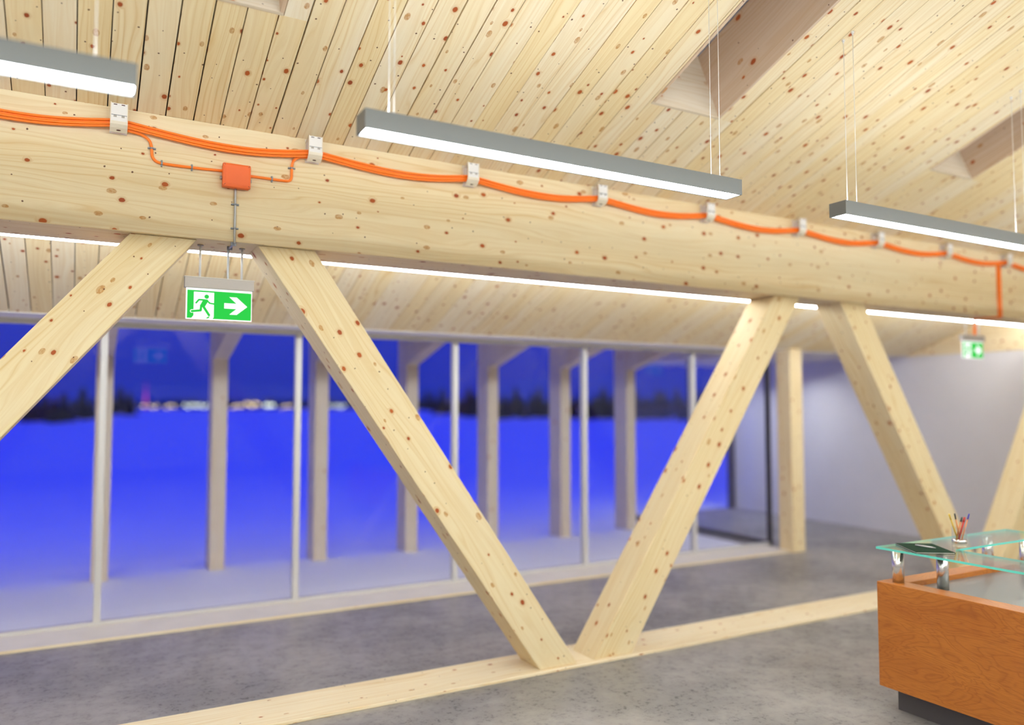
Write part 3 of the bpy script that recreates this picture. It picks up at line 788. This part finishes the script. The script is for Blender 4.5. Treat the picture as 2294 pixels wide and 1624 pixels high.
# ------------------------------------------------------------------ trees on the far side of the field
yaw, pit = math.radians(28.97), math.radians(3.22)
def bearing(px):            # horizontal direction of a picture column
    a = yaw + math.atan((px - W_PX / 2) / F_PX); return math.sin(a), math.cos(a), math.cos(a - yaw)
rt = random.Random(11)
def tree_mesh(seed):
    r = random.Random(seed); b = MB()
    n = 8
    for k_ in range(n):
        f = k_ / n; z0 = .06 + f * .86; rad = (.26 * (1 - f) ** .8 + .03) * r.uniform(.85, 1.15); h_ = .20 * (1 - .35 * f)
        seg = 9; base = [b.bm.verts.new((math.cos(2 * math.pi * s_ / seg + k_) * rad * r.uniform(.7, 1.25), math.sin(2 * math.pi * s_ / seg + k_) * rad * r.uniform(.7, 1.25), z0 + r.uniform(-.03, .02))) for s_ in range(seg)]
        top = b.bm.verts.new((0, 0, min(z0 + h_, 1.0))); bot = b.bm.verts.new((0, 0, z0 + .03))
        for s_ in range(seg):
            f1 = b.bm.faces.new((base[s_], base[(s_ + 1) % seg], top)); f2 = b.bm.faces.new((base[(s_ + 1) % seg], base[s_], bot)); b._fin([f1, f2], 'spruce_dark')
    return b
tm = []
for s_ in range(4):
    root = empty('spruce_tree')
    fo = tree_mesh(s_).build('foliage', root)
    b = MB(); b.cyl((0, 0, -.02), (0, 0, .16), .022, 'bark', 6); b.build('trunk', root)
    tm.append(root)
used = set()
def tree(px, base_px, top_px, label, group):
    d = F_PX * 1.83 / max(base_px - 910, 4)          # distance along the view at which the snow meets that height
    sx, cy_, ca = bearing(px); R = d / ca
    k_ = rt.randrange(4)
    o = tm[k_] if k_ not in used else copy_tree(tm[k_])
    used.add(k_)
    hgt = (base_px - top_px) / F_PX * d
    wd_ = rt.uniform(1.0, 1.35)
    o.location = (sx * R, cy_ * R, -.09); o.scale = (hgt * wd_, hgt * wd_, hgt); o.rotation_euler = (0, 0, rt.uniform(0, 6))
    tag(o, label, 'tree', group)
for px in range(60, 312, 21):
    bp_ = 948 - max(0, (px - 140)) * .12 + rt.uniform(-4, 4)
    tp = rt.uniform(872, 892) if px not in (186, 270) else 860
    tree(px, bp_, tp, 'small dark spruce in the clump at the left edge of the snow field', 'spruces left of the town')
for px in range(930, 1640, 20):
    bp_ = 922 + min(18, (px - 930) * .12) + rt.uniform(-4, 4); tp = rt.uniform(860, 888)
    tree(px + rt.uniform(-5, 5), bp_, tp, 'dark spruce in the tree line right of the distant town', 'spruces in the tree line right of the town')
# far forest band: too small to count
b = MB(); rf = random.Random(5)
for px in range(250, 1500, 4):
    d = rf.uniform(560, 640); sx, cy_, ca = bearing(px + rf.uniform(-3, 3)); R = d / ca; hh = rf.uniform(5.0, 8.5)
    b.cyl((sx * R, cy_ * R, -.1), (sx * R, cy_ * R, hh), rf.uniform(1.6, 2.6), 'spruce_dark', 5, r1=.15)
o = b.build('distant_forest'); o['kind'] = 'stuff'; o['label'] = 'thin dark band of forest on the horizon behind the town'; o['category'] = 'forest'
# town
def house(px, wpx, hpx, win, label, dist=480):
    sx, cy_, ca = bearing(px); R = dist / ca; m_ = dist / F_PX
    r = empty('town_building', (sx * R, cy_ * R, -.1), -math.atan2(sx, cy_)); tag(r, label, 'building', 'distant town buildings on the horizon')
    w, h_ = wpx * m_, hpx * m_
    b = MB(); b.box((-w / 2, 0, 0), (w / 2, 8, h_), 'town_wall'); b.build('wall', r)
    b = MB(); b.prism([(-w / 2 - .3, h_), (w / 2 + .3, h_), (w / 2 - .6, h_ + .9), (-w / 2 + .6, h_ + .9)], 1, -.3, 8.3, 'roof'); b.build('roof', r)
    n = max(2, int(wpx / 6))
    for k_ in range(n):
        if rt.random() < .2: continue
        x = -w / 2 + (k_ + .5) * w / n; z = h_ * rt.choice((.30, .5, .62))
        b = MB(); b.box((x - w / n * .33, -.06, z), (x + w / n * .33, -.01, z + h_ * .26), win); b.build('window', r)
for px, wpx, hpx, win, lb in ((318, 16, 11, 'town_win', 'small lit building just left of the pink tower'), (345, 20, 9, 'town_win', 'low building just right of the pink tower'), (382, 22, 10, 'town_win', 'small dim building between the pink tower and the bright hall'), (440, 52, 12, 'town_win2', 'long brightly lit hall on the horizon'), (533, 26, 11, 'town_win', 'low lit building right of the second eave post'), (566, 30, 17, 'town_win', 'taller warm lit building on the horizon'), (604, 22, 20, 'town_win2', 'tallest pale lit building on the horizon'), (640, 30, 9, 'town_win', 'low dim building left of the second mullion'), (752, 44, 10, 'town_win2', 'lit building seen right of the third eave post'), (960, 22, 9, 'town_win', 'lit building low against the right tree line')):
    house(px, wpx, hpx, win, lb)
sx, cy_, ca = bearing(327); R = 520 / ca
tw = empty('lit_tower', (sx * R, cy_ * R, -.1)); tag(tw, 'slim pink floodlit tower on the horizon', 'tower')
b = MB(); b.cyl((0, 0, 0), (0, 0, 11), .9, 'tower_pink', 10, r1=.55); b.build('shaft', tw)
b = MB(); b.cyl((0, 0, 11), (0, 0, 18), .30, 'tower_pink', 8, r1=.08); b.build('mast', tw)
